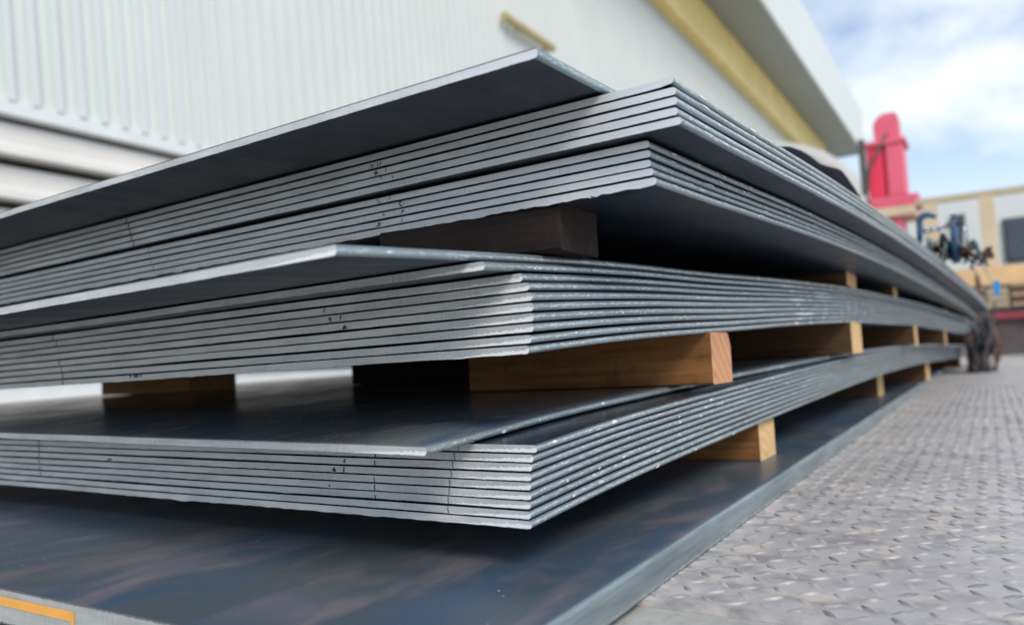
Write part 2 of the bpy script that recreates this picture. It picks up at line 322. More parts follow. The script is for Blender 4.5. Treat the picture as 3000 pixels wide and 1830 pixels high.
U_ST = np.concatenate([[0, .0007], np.linspace(.03, .6, 12), np.linspace(.75, 3.0, 16), np.linspace(3.25, 6.0, 12)])
V_ST = np.concatenate([np.linspace(.004, 0.9, 150), np.linspace(.915, 1.5, 40), np.linspace(1.6, 2.5, 8)])
def sheet(st, k, cx, cy, sl, t, label, zoff=0.0, length=6.0, width=2.5, ragged=0.00012, group=None, mats=None, seed=0, chip=0.0):
    """one rolled steel sheet: corner at (cx, cy), following the sag of its stack"""
    n = math.hypot(1, sl); ux, uy = 1/n, -sl/n
    U = U_ST*(length/6.0); V = V_ST*(width/2.5)
    r = t/2
    # cross-section: bottom row (v rising), top row (v rising), rounded nose points between
    nose = [(r*0.62*(1-math.cos(a)), ) for a in ()]
    na = 7
    prof = []
    for i in range(1, na):                    # nose from bottom to top
        a = -math.pi/2 + math.pi*i/na
        prof.append((0.0040 - 0.0040*math.cos(a)**0.75, r + r*math.sin(a)))
    nV, nU, nN = len(V), len(U), len(prof)
    rs = np.random.RandomState(100+seed)
    vv = np.concatenate([V, V, [p[0] for p in prof]]); hh = np.concatenate([np.zeros(nV), np.full(nV, t), [p[1] for p in prof]])
    N = len(vv)
    UU = np.repeat(U, N).reshape(nU, N).copy(); VV = np.tile(vv, (nU, 1)); HH = np.tile(hh, (nU, 1))
    # slightly ragged sheared edge
    jj = np.convolve(rs.randn(nV+4), [.2, .5, .8, .5, .2], 'valid')[:nV]*ragged
    HH[0, :nV] -= np.abs(jj)*1.3; UU[0, :nV] += jj*0.5
    UU[0, nV:2*nV] += np.convolve(rs.randn(nV+2), [.3, .6, .3], 'valid')*ragged*0.4
    # wavering rolled edge
    wob = np.interp(U, np.linspace(0, length, 60), rs.randn(60)*0.00035)
    VV[:, 2*nV:] += wob[:, None]
    X = cx + UU*ux - VV*uy; Y = cy + UU*uy + VV*ux
    Z = st.z(X, Y, k) + zoff + HH
    if chip:
        m = np.exp(-((UU/0.010)**2 + (VV/0.012)**2)); Z += m*chip
    if isinstance(st, Stack):
        wv_ = np.convolve(rs.randn(26), [.25, .5, .25], 'same')*0.00045
        Z += np.interp(VV, np.linspace(0, 2.6, 26), wv_)*np.exp(-np.abs(UU)/1.5)
    z0 = float(Z[0, 0]); co = np.stack([X-cx, Y-cy, Z-z0], -1)
    # express in the object's own frame
    ca, sa = ux, uy
    lx = co[..., 0]*ca + co[..., 1]*sa; ly = -co[..., 0]*sa + co[..., 1]*ca
    verts = np.stack([lx, ly, co[..., 2]], -1).reshape(-1, 3)
    idx = lambda i, j: i*N + j
    faces = []; mi = []; uvs = []
    iu = np.arange(nU-1)
    def strip(a, b, m, uvf):
        for i in range(nU-1):
            q = (idx(i, a), idx(i, b), idx(i+1, b), idx(i+1, a)); faces.append(q); mi.append(m)
            uvs.extend(uvf(i, a, b))
    def fUV(i, a, b): return ((U[i], vv[a]), (U[i], vv[b]), (U[i+1], vv[b]), (U[i+1], vv[a]))
    def fUH(i, a, b): return ((U[i], hh[a]), (U[i], hh[b]), (U[i+1], hh[b]), (U[i+1], hh[a]))
    for j in range(nV-1):
        for i in range(nU-1):
            faces.append((idx(i, j), idx(i, j+1), idx(i+1, j+1), idx(i+1, j))); mi.append(3); uvs.extend(fUV(i, j, j+1))
            a, b = nV+j, nV+j+1
            faces.append((idx(i, b), idx(i, a), idx(i+1, a), idx(i+1, b))); mi.append(0)
            q = fUV(i, b, a); uvs.extend(q)
    ns = [0]+[2*nV+p for p in range(nN)]+[nV]
    for a, b in zip(ns[1:], ns[:-1]): strip(a, b, 2, fUH)
    strip(nV-1, 2*nV-1, 2, fUH)
    for i, flip in ((0, False), (nU-1, True)):        # front and back sheared faces
        for j in range(nV-1):
            q = [idx(i, j), idx(i, nV+j), idx(i, nV+j+1), idx(i, j+1)]; w = [(vv[j], 0), (vv[j], t), (vv[j+1], t), (vv[j+1], 0)]
            if flip: q = q[::-1]; w = w[::-1]
            faces.append(tuple(q)); mi.append(1); uvs.extend(w)
        q = [idx(i, a) for a in ns]; w = [(0.0, hh[a]) for a in ns]
        if flip: q = q[::-1]; w = w[::-1]
        faces.append(tuple(q)); mi.append(1); uvs.extend(w)
    me = bpy.data.meshes.new('steel_sheet'); me.from_pydata(verts.tolist(), [], faces)
    me.polygons.foreach_set('material_index', np.array(mi, 'i'))
    sm = np.array(mi) != 1; me.polygons.foreach_set('use_smooth', sm)
    uvl = me.uv_layers.new(name='UVMap'); uvl.data.foreach_set('uv', np.array(uvs, 'f').ravel())
    mats = mats or (M['mill'], M['cut'], M['side'])
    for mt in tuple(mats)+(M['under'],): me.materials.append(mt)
    # keep the sheared ends and the rolled nose crisp against the flat faces
    me.update()
    try:
        me.set_sharp_from_angle(angle=math.radians(50))
    except Exception: pass
    o = bpy.data.objects.new('steel_sheet', me); COL.objects.link(o)
    o.location = (cx, cy, z0); o.rotation_euler = (0, 0, math.atan2(uy, ux))
    tag(o, label, 'steel sheet', group)
    o['_f'] = 0; del o['_f']
    return dict(o=o, st=st, k=k, cx=cx, cy=cy, ux=ux, uy=uy, t=t, zoff=zoff, z0=z0)

ORD = ['topmost', 'second', 'third', 'fourth', 'fifth', 'sixth', 'seventh', 'eighth', 'ninth', 'tenth']
sheets = {}
# lowest of the three raised stacks ("bottom stack"): 9 + one skewed sheet on top
c3 = [.4173, .4181, .4177, .4164, .4156, .4148, .4136, .4107, .4070]
T = 0.0079
for k in range(9):
    pos = 9-k
    sheets['c', k] = sheet(S3, k, 0.700 + rnd.uniform(-.0012, .0012), c3[k], S3.sl, T,
        '%s from the top grey steel sheet in the bottom raised stack' % (ORD[pos] if pos < 10 else '') if k else 'lowest grey steel sheet of the bottom raised stack, over the wood blocks',
        group='steel sheets of the bottom raised stack', seed=k, ragged=.00035 if k == 0 else .00012, zoff=rnd.uniform(-.0001, .0001))
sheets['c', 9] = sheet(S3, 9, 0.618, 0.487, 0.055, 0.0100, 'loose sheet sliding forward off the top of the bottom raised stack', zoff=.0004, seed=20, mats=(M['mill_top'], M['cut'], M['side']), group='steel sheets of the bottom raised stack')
# middle stack: 8 + two staggered
c2 = [.4046, .4009, .3981, .3968, .3968, .3968, .4013, .4078]
T = 0.0087
for k in range(8):
    pos = 9-k
    sheets['b', k] = sheet(S2, k, 0.690 + rnd.uniform(-.001, .001), c2[k], S2.sl, T,
        '%s from the top grey steel sheet in the middle stack' % ORD[pos] if k else 'lowest grey steel sheet of the middle stack, over the wood blocks',
        group='steel sheets of the middle stack', seed=30+k, ragged=.00030 if k == 0 else .00012, zoff=rnd.uniform(-.0001, .0001))
sheets['b', 8] = sheet(S2, 8, 0.632, 0.416, 0.047, T, 'second from the top sheet of the middle stack, pushed slightly forward', zoff=.0004, seed=40, group='steel sheets of the middle stack')
sheets['b', 9] = sheet(S2, 9, 0.455, 0.442, 0.055, 0.0098, 'top sheet of the middle stack jutting far out with a bright shaded underside', zoff=.0008, seed=41, group='steel sheets of the middle stack')
# top stack, lower bundle of five
c1 = [.2772, .2808, .2831, .2827, .2831]
for k in range(5):
    sheets['a', k] = sheet(S1L, k, 0.750 + rnd.uniform(-.001, .001), c1[k], S1L.sl, 0.0076,
        ('%s sheet down in the set-back lower half of the top stack' % ['topmost', 'second', 'third', 'fourth'][4-k]) if k else 'rough-edged lowest sheet of the top stack, over the dark gap',
        group='steel sheets in the lower half of the top stack', seed=50+k, mats=(M['mill'], M['cut_lit'], M['side']), ragged=.0007 if k == 0 else .00012, zoff=rnd.uniform(-.0001, .0001))
cu = [.2404, .2442, .2429, .2442, .246]
for k in range(5):
    sheets['u', k] = sheet(S1U, 5+k, 0.728 + rnd.uniform(-.001, .001), cu[k], S1U.sl + .008, 0.0079,
        ('%s sheet down in the overhanging upper half of the top stack' % ['topmost', 'second', 'third', 'fourth'][4-k]) if k < 4 and k else ('lowest sheet of the overhanging upper half of the top stack, dark underside showing' if k == 0 else 'sheet with a bent corner tip, just under the slid-out top sheet'),
        group='steel sheets in the upper half of the top stack', seed=60+k, mats=(M['mill'], M['cut_lit'], M['side']), zoff=-.0012, chip=(.0016 if k == 4 else 0))
sheets['u', 5] = sheet(S1U, 10, 0.600, 0.327, 0.035, 0.0100, 'highest sheet, slid out to the left with a wide dark underside', zoff=-.0006, seed=70, mats=(M['mill'], M['cut_lit'], M['side']), group='steel sheets in the upper half of the top stack')

# ------------------------------------------------------------------ base plate, concrete, checker plate
class Flat:
    def __init__(s, z): s.zz = z
    def z(s, x, y, k): return np.full_like(x, s.zz)
base = sheet(Flat(-0.2522), 0, 0.4391, 0.326, -0.004, 0.0372, 'thick dark blue base plate under all the stacks, resting on the checker plate', length=8.4, width=3.2, ragged=.0003,
             mats=(M['mill_base'], M['cut_base'], M['side']), seed=90)
base['o'].name = 'base_plate'; base['o'].data.name = 'base_plate'; base['o']['category'] = 'steel plate'

def cmat():
    m = Mat('concrete'); v = m.coord('Object', rand=0.0)
    n = m.noise(v, 3, 6, 0.65); n2 = m.noise(v, 60, 4, 0.7)
    c = m.mix(m.ramp(n, 0.3, 0.7), (0.36, 0.35, 0.32), (0.52, 0.51, 0.47)); c = m.mix(m.math('MULTIPLY', m.ramp(n2, .45, .75), .4), c, (0.22, 0.21, 0.2))
    m.set(col=c, rough=0.85).bump(n2, 0.4, 0.003); return m.m
bm = bmesh.new(); vs = [bm.verts.new(p) for p in ((-300, -300, 0), (400, -300, 0), (400, 300, 0), (-300, 300, 0))]; bm.faces.new(vs)
ground = from_bm('ground', bm, cmat(), loc=(0, 0, -H)); tag(ground, kind='structure')

def deckmat():
    m = Mat('checker_steel'); v = m.coord('Object')
    n = m.noise(v, 2.3, 5, 0.65); n2 = m.noise(v, 45, 4, 0.7); n3 = m.noise(m.coord('Object', (3, 0.7, 1)), 5, 4, 0.6)
    c = m.mix(m.ramp(n, 0.32, 0.70), (0.43, 0.405, 0.395), (0.66, 0.62, 0.605))
    c = m.mix(m.math('MULTIPLY', m.ramp(n3, .52, .68), .45), c, (0.40, 0.30, 0.24))
    c = m.mix(m.math('MULTIPLY', m.ramp(n2, .50, .72), .35), c, (0.22, 0.21, 0.21))
    n4 = m.noise(m.coord('Object', (1, .8, 1)), 26, 3, 0.55)
    c = m.mix(m.math('MULTIPLY', m.ramp(n4, .48, .68), .55), c, (0.20, 0.19, 0.195))
    n5 = m.noise(m.coord('Object', (1.1, 1, 1)), 19, 3, 0.5)
    c = m.mix(m.math('MULTIPLY', m.ramp(n5, .54, .70), .7), c, (0.78, 0.66, 0.55))
    m.set(col=c, rough=m.math('MULTIPLY_ADD', n, 0.3, 0.38), metal=0.15).bump(n2, 0.25, 0.001); return m.m
def lugmat():
    m = Mat('checker_lugs'); v = m.coord('Object'); n = m.noise(v, 4, 5, 0.65); n2 = m.noise(v, 70, 3, 0.6)
    c = m.mix(m.ramp(n, 0.35, 0.66), (0.38, 0.36, 0.355), (0.60, 0.56, 0.53)); c = m.mix(m.math('MULTIPLY', m.ramp(n2, .5, .7), .3), c, (0.45, 0.30, 0.19))
    n5 = m.noise(m.coord('Object', (1.1, 1, 1)), 9, 4, 0.6)
    c = m.mix(m.ramp(n5, .46, .60), c, (0.24, 0.23, 0.23))
    m.set(col=c, rough=0.6, metal=0.05); return m.m
M['deck'] = deckmat(); M['lug'] = lugmat()
DX0, DX1, DY0, DY1 = 0.778, 11.1, -3.2, 2.6
deck = thing('checker_plate_floor', None, None, (DX0, 0, -H)); tag(deck, kind='structure')
bm = bmesh.new(); add_box(bm, 0, DX1-DX0, DY0, DY1, 0.0002, 0.0080, 0.0)
from_bm('plate', bm, M['deck'], deck)
# raised lugs: low pyramidal diamonds, alternating directions
lv, lf = [], []
P = 0.0300; L2, W2, HL = 0.0135, 0.0046, 0.0019
prng = np.random.RandomState(5)
i = 0; x = 0.02
while x < DX1-DX0-0.02:
    far = x > 4.5
    y = DY0+0.02; j = 0
    while y < 0.345:
        a = math.radians(45 if (i+j) % 2 else -45) ; a += math.radians(-5)
        ca, sa = math.cos(a), math.sin(a); b = len(lv)
        hj = HL*(0.8+0.4*prng.rand())
        def pt(u, w, h): lv.append((x+u*ca-w*sa, y+u*sa+w*ca, 0.0079+h))
        pt(-L2, 0, 0); pt(0, -W2, 0); pt(L2, 0, 0); pt(0, W2, 0)
        if far:
            pt(0, 0, hj); lf += [(b, b+1, b+4), (b+1, b+2, b+4), (b+2, b+3, b+4), (b+3, b, b+4)]
        else:
            pt(-L2*.7, 0, hj); pt(0, -W2*.45, hj); pt(L2*.7, 0, hj); pt(0, W2*.45, hj)
            lf += [(b, b+1, b+5, b+4), (b+1, b+2, b+6, b+5), (b+2, b+3, b+7, b+6), (b+3, b, b+4, b+7), (b+4, b+5, b+6, b+7)]
        y += P; j += 1
    x += P; i += 1
me = bpy.data.meshes.new('raised_lugs'); me.from_pydata(lv, [], lf); me.update()
me.polygons.foreach_set('use_smooth', [True]*len(me.polygons)); lg = link('raised_lugs', me, M['lug'], deck); lg['kind'] = 'stuff'

# ------------------------------------------------------------------ wood blocks (dunnage)
def block(x0, x1, y0, y1, z0, z1, label, end='wood_end', cham=0.0, mat='wood', rz=0.0, group='wood blocks between the steel stacks'):
    """long axis along y, sawn end towards -y"""
    cx = (x0+x1)/2; w = (x1-x0)/2; h = z1-z0
    bm = bmesh.new()
    c = max(cham, 0.003); b = 0.0025
    prof = [(-w+b, 0), (w-b, 0), (w, b), (w, h-c), (w-c*0.55, h), (-w+b, h), (-w, h-b), (-w, b)]
    n = 7; ys = [i/(n-1) for i in range(n)]; rings = []
    for i, s in enumerate(ys):
        y = (y1-y0)*s; rings.append([bm.verts.new((a+rnd.uniform(-.0006, .0006), y, bb+(rnd.uniform(-.0004, .0004) if 0.001 < bb < h-.001 else 0))) for a, bb in prof])
    for A, B in zip(rings[:-1], rings[1:]):
        for i in range(8): bm.faces.new((A[i], A[(i+1) % 8], B[(i+1) % 8], B[i]))
    f0 = bm.faces.new(rings[0]); f1 = bm.faces.new(rings[-1][::-1]); f0.material_index = 1; f1.material_index = 1
    bmesh.ops.recalc_face_normals(bm, faces=bm.faces[:])
    o = from_bm('wood_block', bm, M[mat], None, (cx, y0, z0), rz); o.data.materials.append(M[end])
    return tag(o, label, 'wood block', group)
def zs(st, k, x, y): return float(st.z(np.array([x]), np.array([y]), k)[0])
def gapB(x, y): return zs(S3, 10, x, y)+.0008, zs(S2, 0, x, y)-.0002
def gapA(x, y): return zs(S2, 10, x, y)+.0008, zs(S1L, 0, x, y)-.0002
def gapC(x, y): return -0.2150, zs(S3, 0, x, y)-.0002
def putB(x0, x1, y0, y1, label, **k):
    a, b = gapB((x0+x1)/2, y0+.03); return block(x0, x1, y0, y1, a, b, label, **k)
putB(1.2175, 1.3258, .378, .848, 'orange wood block with a chamfered reddish end under the middle stack', end='wood_pink', cham=.022)
putB(2.36, 2.56, .330, 1.35, 'wood block with a pale sawn end, behind the chamfered reddish block', mat='wood_shaded')
putB(3.70, 3.86, .270, 1.2, 'third wood block back along the open side under the middle stack', mat='wood_shaded')
putB(5.00, 5.20, .215, 1.1, 'fourth wood block back along the open side under the middle stack', mat='wood_shaded')
putB(1.60, 1.72, 1.13, 1.51, 'black-looking shaded wood block in the gap under the middle stack', mat='wood_deep_shade', end='wood_deep_shade')
putB(1.53, 1.70, 2.12, 2.60, 'wood block at the far left of the gap under the middle stack', end='wood_end', mat='wood_lit')
for (x0, x1, y0, y1, lab, mt) in ((.760, .858, .398, .66, 'brown wood block nearest the corner under the top stack, lit along its foot', 'wood_deep_shade'),
        (2.37, 2.55, .332, 1.2, 'second wood block back under the top stack, mirrored in the sheet above', 'wood_shaded'),
        (3.20, 3.34, .292, 1.1, 'third wood block back under the top stack', 'wood_shaded'),
        (5.15, 5.32, .208, 1.0, 'fourth wood block back under the top stack', 'wood_shaded')):
    a, b = gapA((x0+x1)/2, y0+.03); block(x0, x1, y0, y1, a, b, lab, mat=mt, end='wood_end' if mt == 'wood_shaded' else 'wood_deep_shade')
for (x0, x1, y0, y1, lab) in ((1.578, 1.706, .405, .90, 'bright yellow-ended wood block standing on the base plate, nearest the corner'),
        (3.72, 3.92, .43, 1.3, 'second wood block back on the base plate'),
        (5.20, 5.50, .335, 1.2, 'third wood block back on the base plate')):
    a, b = gapC((x0+x1)/2, y0+.03); block(x0, x1, y0, y1, a, b, lab, mat='wood' if x0 < 2 else 'wood_shaded')

# ------------------------------------------------------------------ marker scribbles, chalk and dirt flecks on the edges
M['marker'] = plain('black_marker', (0.012, 0.014, 0.014), 0.7, var=0.1)
M['chalk'] = plain('white_chalk', (0.78, 0.79, 0.77), 0.9, var=0.08)
def on_front(sh, v, h, lift=.0003):
    """local point on the sheared front face"""
    X = sh['cx'] - v*sh['uy']; Y = sh['cy'] + v*sh['ux']
    z = zs(sh['st'], sh['k'], X, Y) + sh['zoff'] + h - sh['z0']
    return Vector((-lift, v, z))
def stroke_bm(bm, pts, w, nrm):
    for a, b in zip(pts[:-1], pts[1:]):
        d = (b-a)
        if d.length < 1e-6: continue
        s = d.cross(nrm).normalized()*w/2; e = d.normalized()*w*0.3
        vs = [bm.verts.new(p) for p in (a-s-e, a+s-e, b+s+e, b-s+e)]; bm.faces.new(vs)
def mark(key, v, strokes, w=.0007, name='marker_stroke'):
    w *= 1.45
    sh = sheets[key]; bm = bmesh.new()
    for s in strokes: stroke_bm(bm, [on_front(sh, v - a*.001, b*.001) for a, b in s], w, Vector((1, 0, 0)))
    o = from_bm(name, bm, M['marker'], sh['o']); o['kind'] = 'stuff'; return o
def yv(px):   # distance along a front face for a picture column (fronts lie near x = 0.7)
    return px
# columns of short black strokes running down each stack, plus scraps of handwriting
def vline(keys, v0, dv=0.0, w=.0009, full=True):
    for i, key in enumerate(keys):
        t = sheets[key]['t']*1000; v = v0+dv*i
        a = rnd.uniform(0, 1.6) if not full else 0.2; b = t-0.2 if full else rnd.uniform(t*.5, t-.4)
        n = 4; mark(key, v, [[(rnd.uniform(-.7, .7), a+(b-a)*q/n) for q in range(n+1)]], w)
vline([('u', 4), ('u', 3), ('u', 2), ('u', 1), ('u', 0)], .985, -.004, .0018)
vline([('a', 4), ('a', 3), ('a', 2), ('a', 1)], .905, -.004, .0008)
vline([('b', 7), ('b', 6), ('b', 3), ('b', 2), ('b', 1), ('b', 0)], .985, -.006, .0016)
vline([('c', 8), ('c', 7), ('c', 6), ('c', 5), ('c', 4), ('c', 3), ('c', 2)], 1.02, -.002, .0014, False)
vline([('c', 7), ('c', 6), ('c', 4), ('c', 3), ('c', 2)], .222, -.001, .0010, False)
vline([('c', 8), ('c', 7), ('c', 6), ('c', 5), ('c', 4), ('c', 3), ('c', 2), ('c', 1)], .262 - .16, .001, .0006)
R_ = lambda cx, cy, r, a0, a1, n=7: [(cx+r*math.cos(math.radians(a0+(a1-a0)*i/n)), cy+r*math.sin(math.radians(a0+(a1-a0)*i/n))) for i in range(n+1)]
mark(('u', 3), .412, [[(-3, 1), (-2.4, 4), (-3.4, 6)], [(0, 1), (1, 5.5)], [(8, 2), (9, 6)], [(12, 1), (13, 4), (14.5, 6.5)]], .0009)
mark(('u', 2), .408, [[(-2, 2), (2, 5)], [(-3, 4), (3, 3)], [(0, 1), (1, 6)], [(-1, 6), (4, 2)], [(17, 3), (18, 6)]], .0010)
mark(('u', 1), .40, [[(1, 5), (2, 8)], [(21, 3), (22, 6)]], .0008)
mark(('a', 4), .382, [[(0, 1.5), (-.6, 7)], [(3, 1), (4, 3)], [(20, 4), (21, 7)]], .0009)
mark(('a', 3), .345, [R_(2, 5.0, 2.2, 20, 300), [(1, 2), (5, 1)], [(7, 3), (7.4, 5)]], .0008)
mark(('a', 2), .372, [R_(0, 4.8, 1.4, 0, 330), [(18, 6), (19, 7)]], .0007)
mark(('a', 2), .340, [[(-2, 2), (0, 6), (1, 2)], R_(1.4, 5, 1.2, 90, -90, 5)], .0007)
mark(('a', 1), .385, [[(-3, 1), (1, 6), (2, 2)], R_(2.4, 4, 1.5, 100, -100, 5), [(-3, 1.6), (3, 1.2)]], .0008)
mark(('a', 1), .345, [[(0, 2), (0.4, 5)], [(2, 2.4), (2.8, 4.6)]], .0006)
mark(('b', 6), .306, [R_(1, 4.5, 2.0, 60, 250, 6)], .0009)
mark(('b', 5), .300, [R_(0, 4.0, 1.8, -30, 200, 7), [(1.6, 2), (1.0, 1)]], .0012)
mark(('b', 5), .282, [[(0, 1), (.4, 5.6)], R_(1.2, 5.6, 1.1, 180, 0, 4)], .0009)
mark(('b', 4), .282, [[(0, .6), (.2, 1.4)], [(4, 1), (5, 4.6)], [(5, 1), (7, 5)], [(7, 1), (8.4, 5.6)], [(9, 1), (9.6, 4)], [(11, 1), (11.6, 3)]], .0009)
mark(('b', 0), .735, [[(-10, 5), (-8, 8)], [(-8, 5), (-11, 8)], [(0, 5), (3, 8)], [(3, 5), (1, 8)], [(6, 5), (7, 8)], [(9, 5), (11, 8), (12, 5)], [(18, 5), (20, 8)], [(20, 8), (21, 6)]], .0016)
mark(('c', 6), .272, [[(0, 2), (2, 5)], [(0, 5), (3, 6)], [(-2, 3), (3, 2)]], .0008)
mark(('c', 5), .288, [[(0, 1), (1, 5)], [(-2, 2), (3, 1.5)], [(-1, 3.4), (2, 3)], [(17, 1), (18, 6)]], .0014)
mark(('c', 3), .296, [[(0, 2), (2, 3.6)], [(2, 2), (0.4, 4)]], .0008)
mark(('c', 5), .790, [[(-6, 1.5), (6, 2.6)], [(-3, 3), (4, 2)]], .0013)
mark(('c', 8), .720, [[(-14, 5), (-6, 3)], [(-4, 4), (6, 3)], [(7, 4), (14, 5)]], .0010)

def on_side(sh, u, h, lift=.0004):
    t = sh['t']; X = sh['cx'] + u*sh['ux']; Y = sh['cy'] + u*sh['uy']
    z = zs(sh['st'], sh['k'], X, Y) + sh['zoff'] + h - sh['z0']
    a = math.asin(max(-1, min(1, (h-t/2)/(t/2)))); d = 0.0040-0.0040*max(0.0, math.cos(a))**0.75
    return Vector((u, d-lift-.0004, z))
def chalk(key, blobs):
    sh = sheets[key]; bm = bmesh.new()
    for (u, h, du, dh) in blobs:
        n = 7; ring = []
        for i in range(n):
            a = 2*math.pi*i/n; r = rnd.uniform(.6, 1.15)
            ring.append(bm.verts.new(on_side(sh, u+du*math.cos(a)*r, h+dh*math.sin(a)*r)))
        bm.faces.new(ring)
    if len(bm.faces): o = from_bm('chalk_mark', bm, M['chalk'], sh['o']); o['kind'] = 'stuff'; return o
    bm.free()
for k in range(10):
    key = ('b', k); t = sheets[key]['t']; bl = []
    for col, uu in enumerate((1.10, 1.20, 1.33, 1.47, 1.55, 1.64, 1.74, 1.86, 2.02)):
        if rnd.random() < .85: bl.append((uu+rnd.uniform(-.02, .02), t*rnd.uniform(.4, .65), rnd.uniform(.008, .022), t*rnd.uniform(.22, .38)))
    if k in (8, 5, 2): bl.append((rnd.uniform(1.0, 1.3), t*.5, .09, t*.30))
    if k in (6, 7): bl.append((1.36, t*.5, .10, t*.38))
    for _ in range(6): bl.append((rnd.uniform(.05, 1.2), t*rnd.uniform(.3, .75), rnd.uniform(.0012, .004), t*rnd.uniform(.06, .16)))
    chalk(key, bl)
for k in range(10):
    key = ('c', k); t = sheets[key]['t']; bl = []
    for _ in range(rnd.randint(7, 13)): bl.append((rnd.uniform(.06, 1.8)**1.2, t*rnd.uniform(.3, .75), rnd.uniform(.0015, .010), t*rnd.uniform(.08, .28)))
    chalk(key, bl)
for k in range(5):
    for g in 'au':
        key = (g, k); t = sheets[key]['t']; bl = []
        for _ in range(rnd.randint(14, 22)): bl.append((rnd.uniform(.03, 1.6), t*rnd.uniform(.35, .7), rnd.uniform(.003, .016), t*rnd.uniform(.06, .20)))
        chalk(key, bl)

# orange paint outline on the front edge of the base plate
M['orange'] = plain('orange_paint', (0.86, 0.40, 0.075), 0.55, var=0.08, scale=30)
bm = bmesh.new()
bo = base['o']
v0 = 0.795-0.326; t_ = .0372
for (a0, a1, h0, h1) in ((v0, v0+.9, t_-.0175, t_-.0075), (v0, v0+.006, .002, t_-.0175), ):
    N_ = 20
    for q in range(N_):
        y0, y1 = a0+(a1-a0)*q/N_, a0+(a1-a0)*(q+1)/N_
        vs = [bm.verts.new((-.0006, yy, zz)) for yy, zz in ((y0, h0), (y0, h1), (y1, h1), (y1, h0))]; bm.faces.new(vs)
bmesh.ops.remove_doubles(bm, verts=bm.verts[:], dist=1e-6)
from_bm('orange_paint_outline', bm, M['orange'], bo)

# ------------------------------------------------------------------ second row of bundles further along the truck bed
for nm, st, k0, k1, y0, lab in (('b', S2, 0, 10, .402, 'far steel bundle continuing beyond the middle stack'), ('c', S3, 0, 9, .418, 'far steel bundle continuing beyond the bottom raised stack')):
    xs0 = 6.95; yy0 = y0-st.sl*(xs0-.7) ; z00 = zs(st, 0, 6.6, yy0)
    r = thing('steel_bundle', lab, 'steel bundle', (xs0, yy0, z00), -math.atan(st.sl))
    N_ = 14
    for k in range(k1):
        bm = bmesh.new(); rows = []
        for i in range(N_+1):
            u = 3.2*i/N_; dz = (0.016*math.sin(u*1.7+.6)-.004*u)*(1 if nm == 'b' else -.6)
            rows.append([bm.verts.new(p) for p in ((u, 0, dz), (u, 1.5, dz), (u, 1.5, dz+.009), (u, 0, dz+.009))])
        for A, B in zip(rows[:-1], rows[1:]):
            for q in range(4): bm.faces.new((A[q], A[(q+1) % 4], B[(q+1) % 4], B[q]))
        bm.faces.new(rows[0]); bm.faces.new(rows[-1][::-1]); bmesh.ops.recalc_face_normals(bm, faces=bm.faces[:])
        from_bm('sheet', bm, M['side'], r, (0, rnd.uniform(-.01, .01), k*.0103))
for (x, y, z0, z1, lab) in ((7.6, .11, .165-.165-.035, .055, 'pale wood block under the far bundle of the middle level'), (9.2, .05, -.03, .05, 'last small wood block under the far bundle of the middle level'),
                       (8.0, .24, -.2150, -.118, 'pale wood block on the far part of the base plate')):
    block(x, x+.25, y, y+.8, z0, z1, lab, group='wood blocks under the far bundles')

# ------------------------------------------------------------------ building along the left
W = 6.0
M['clad'] = plain('painted_cladding', (0.69, 0.71, 0.68), 0.5, var=0.03, scale=0.8)
M['flash'] = plain('white_flashing', (0.76, 0.77, 0.75), 0.5, var=0.05)
M['slat'] = plain('cream_louvre', (0.72, 0.68, 0.63), 0.5, var=0.05, scale=2)
M['yellow'] = plain('yellow_paint', (0.90, 0.68, 0.25), 0.5, var=0.10, scale=1.2)
M['pipe'] = plain('dull_yellow_pipe', (0.52, 0.43, 0.22), 0.5, var=0.15)
M['soffit'] = plain('grey_soffit', (0.33, 0.345, 0.315), 0.6, var=0.08, scale=0.6)
M['dark'] = plain('shadow_board', (0.10, 0.095, 0.08), 0.8, var=0.1)
bld = thing('warehouse', 'long white warehouse with ribbed cladding and deep grey eaves behind the stacks', 'building', (0, W, -H))
X0, X1 = -2.0, 40.0
# cladding sheets, six ribs each
P_ = .175; nr = 6; wv = P_*nr
prof = []
for q in range(nr):
    o_ = q*P_; prof += [(o_, 0), (o_+.085, 0), (o_+.098, -.068), (o_+.150, -.068), (o_+.170, 0)]
prof.append((wv-.0005, 0))
zA, zB = 2.10+H, 9.2+H; lean = .062
me = bpy.data.meshes.new('cladding_sheet'); vv_, ff_ = [], []
for (zz) in (zA, zB):
    for (a, b) in prof: vv_.append((a-(zz-zA)*lean, b, zz))
for (zz) in (zA, zB):
    for (a, b) in prof: vv_.append((a-(zz-zA)*lean, b+.004, zz))
n_ = len(prof)
for q in range(n_-1): ff_.append((q, q+1, n_+q+1, n_+q)); ff_.append((2*n_+q, 3*n_+q, 3*n_+q+1, 2*n_+q+1))
me.from_pydata(vv_, [], ff_); me.update()
q = 0; x = X0
while x < X1-wv:
    o = link('cladding_sheet', me, M['clad'], bld, (x, -.002 if q % 2 else 0, 0)); x += wv; q += 1
def bpart(name, x0, x1, y0, y1, z0, z1, mat, bev=0.0):
    return box(name, x0, x1, y0, y1, z0, z1, M[mat], bld, bev)
bpart('backing_wall', X0-.5, X1, W+.16, W+.4, -H, 9.2, 'dark')
bpart('flashing', X0, X1, W-.06, W+.12, 2.00, 2.098, 'flash')
zt = 1.985
for q in range(6):
    bm = bmesh.new(); a = zt-q*.322
    add_prism(bm, [(.10, -.02), (.02, -.03), (.015, -.175), (-.075, -.235), (-.085, -.285), (.10, -.285)], X0, X1, 'x')
    from_bm('louvre_slat', bm, M['slat'], bld, (0, 0, a+H))
bpart('base_wall', X0, X1, W-.02, W+.12, -H, .055, 'flash')
bpart('runway_beam', X0+4, X1-3, W-.36, W-.05, 8.02, 9.17, 'yellow', .0)
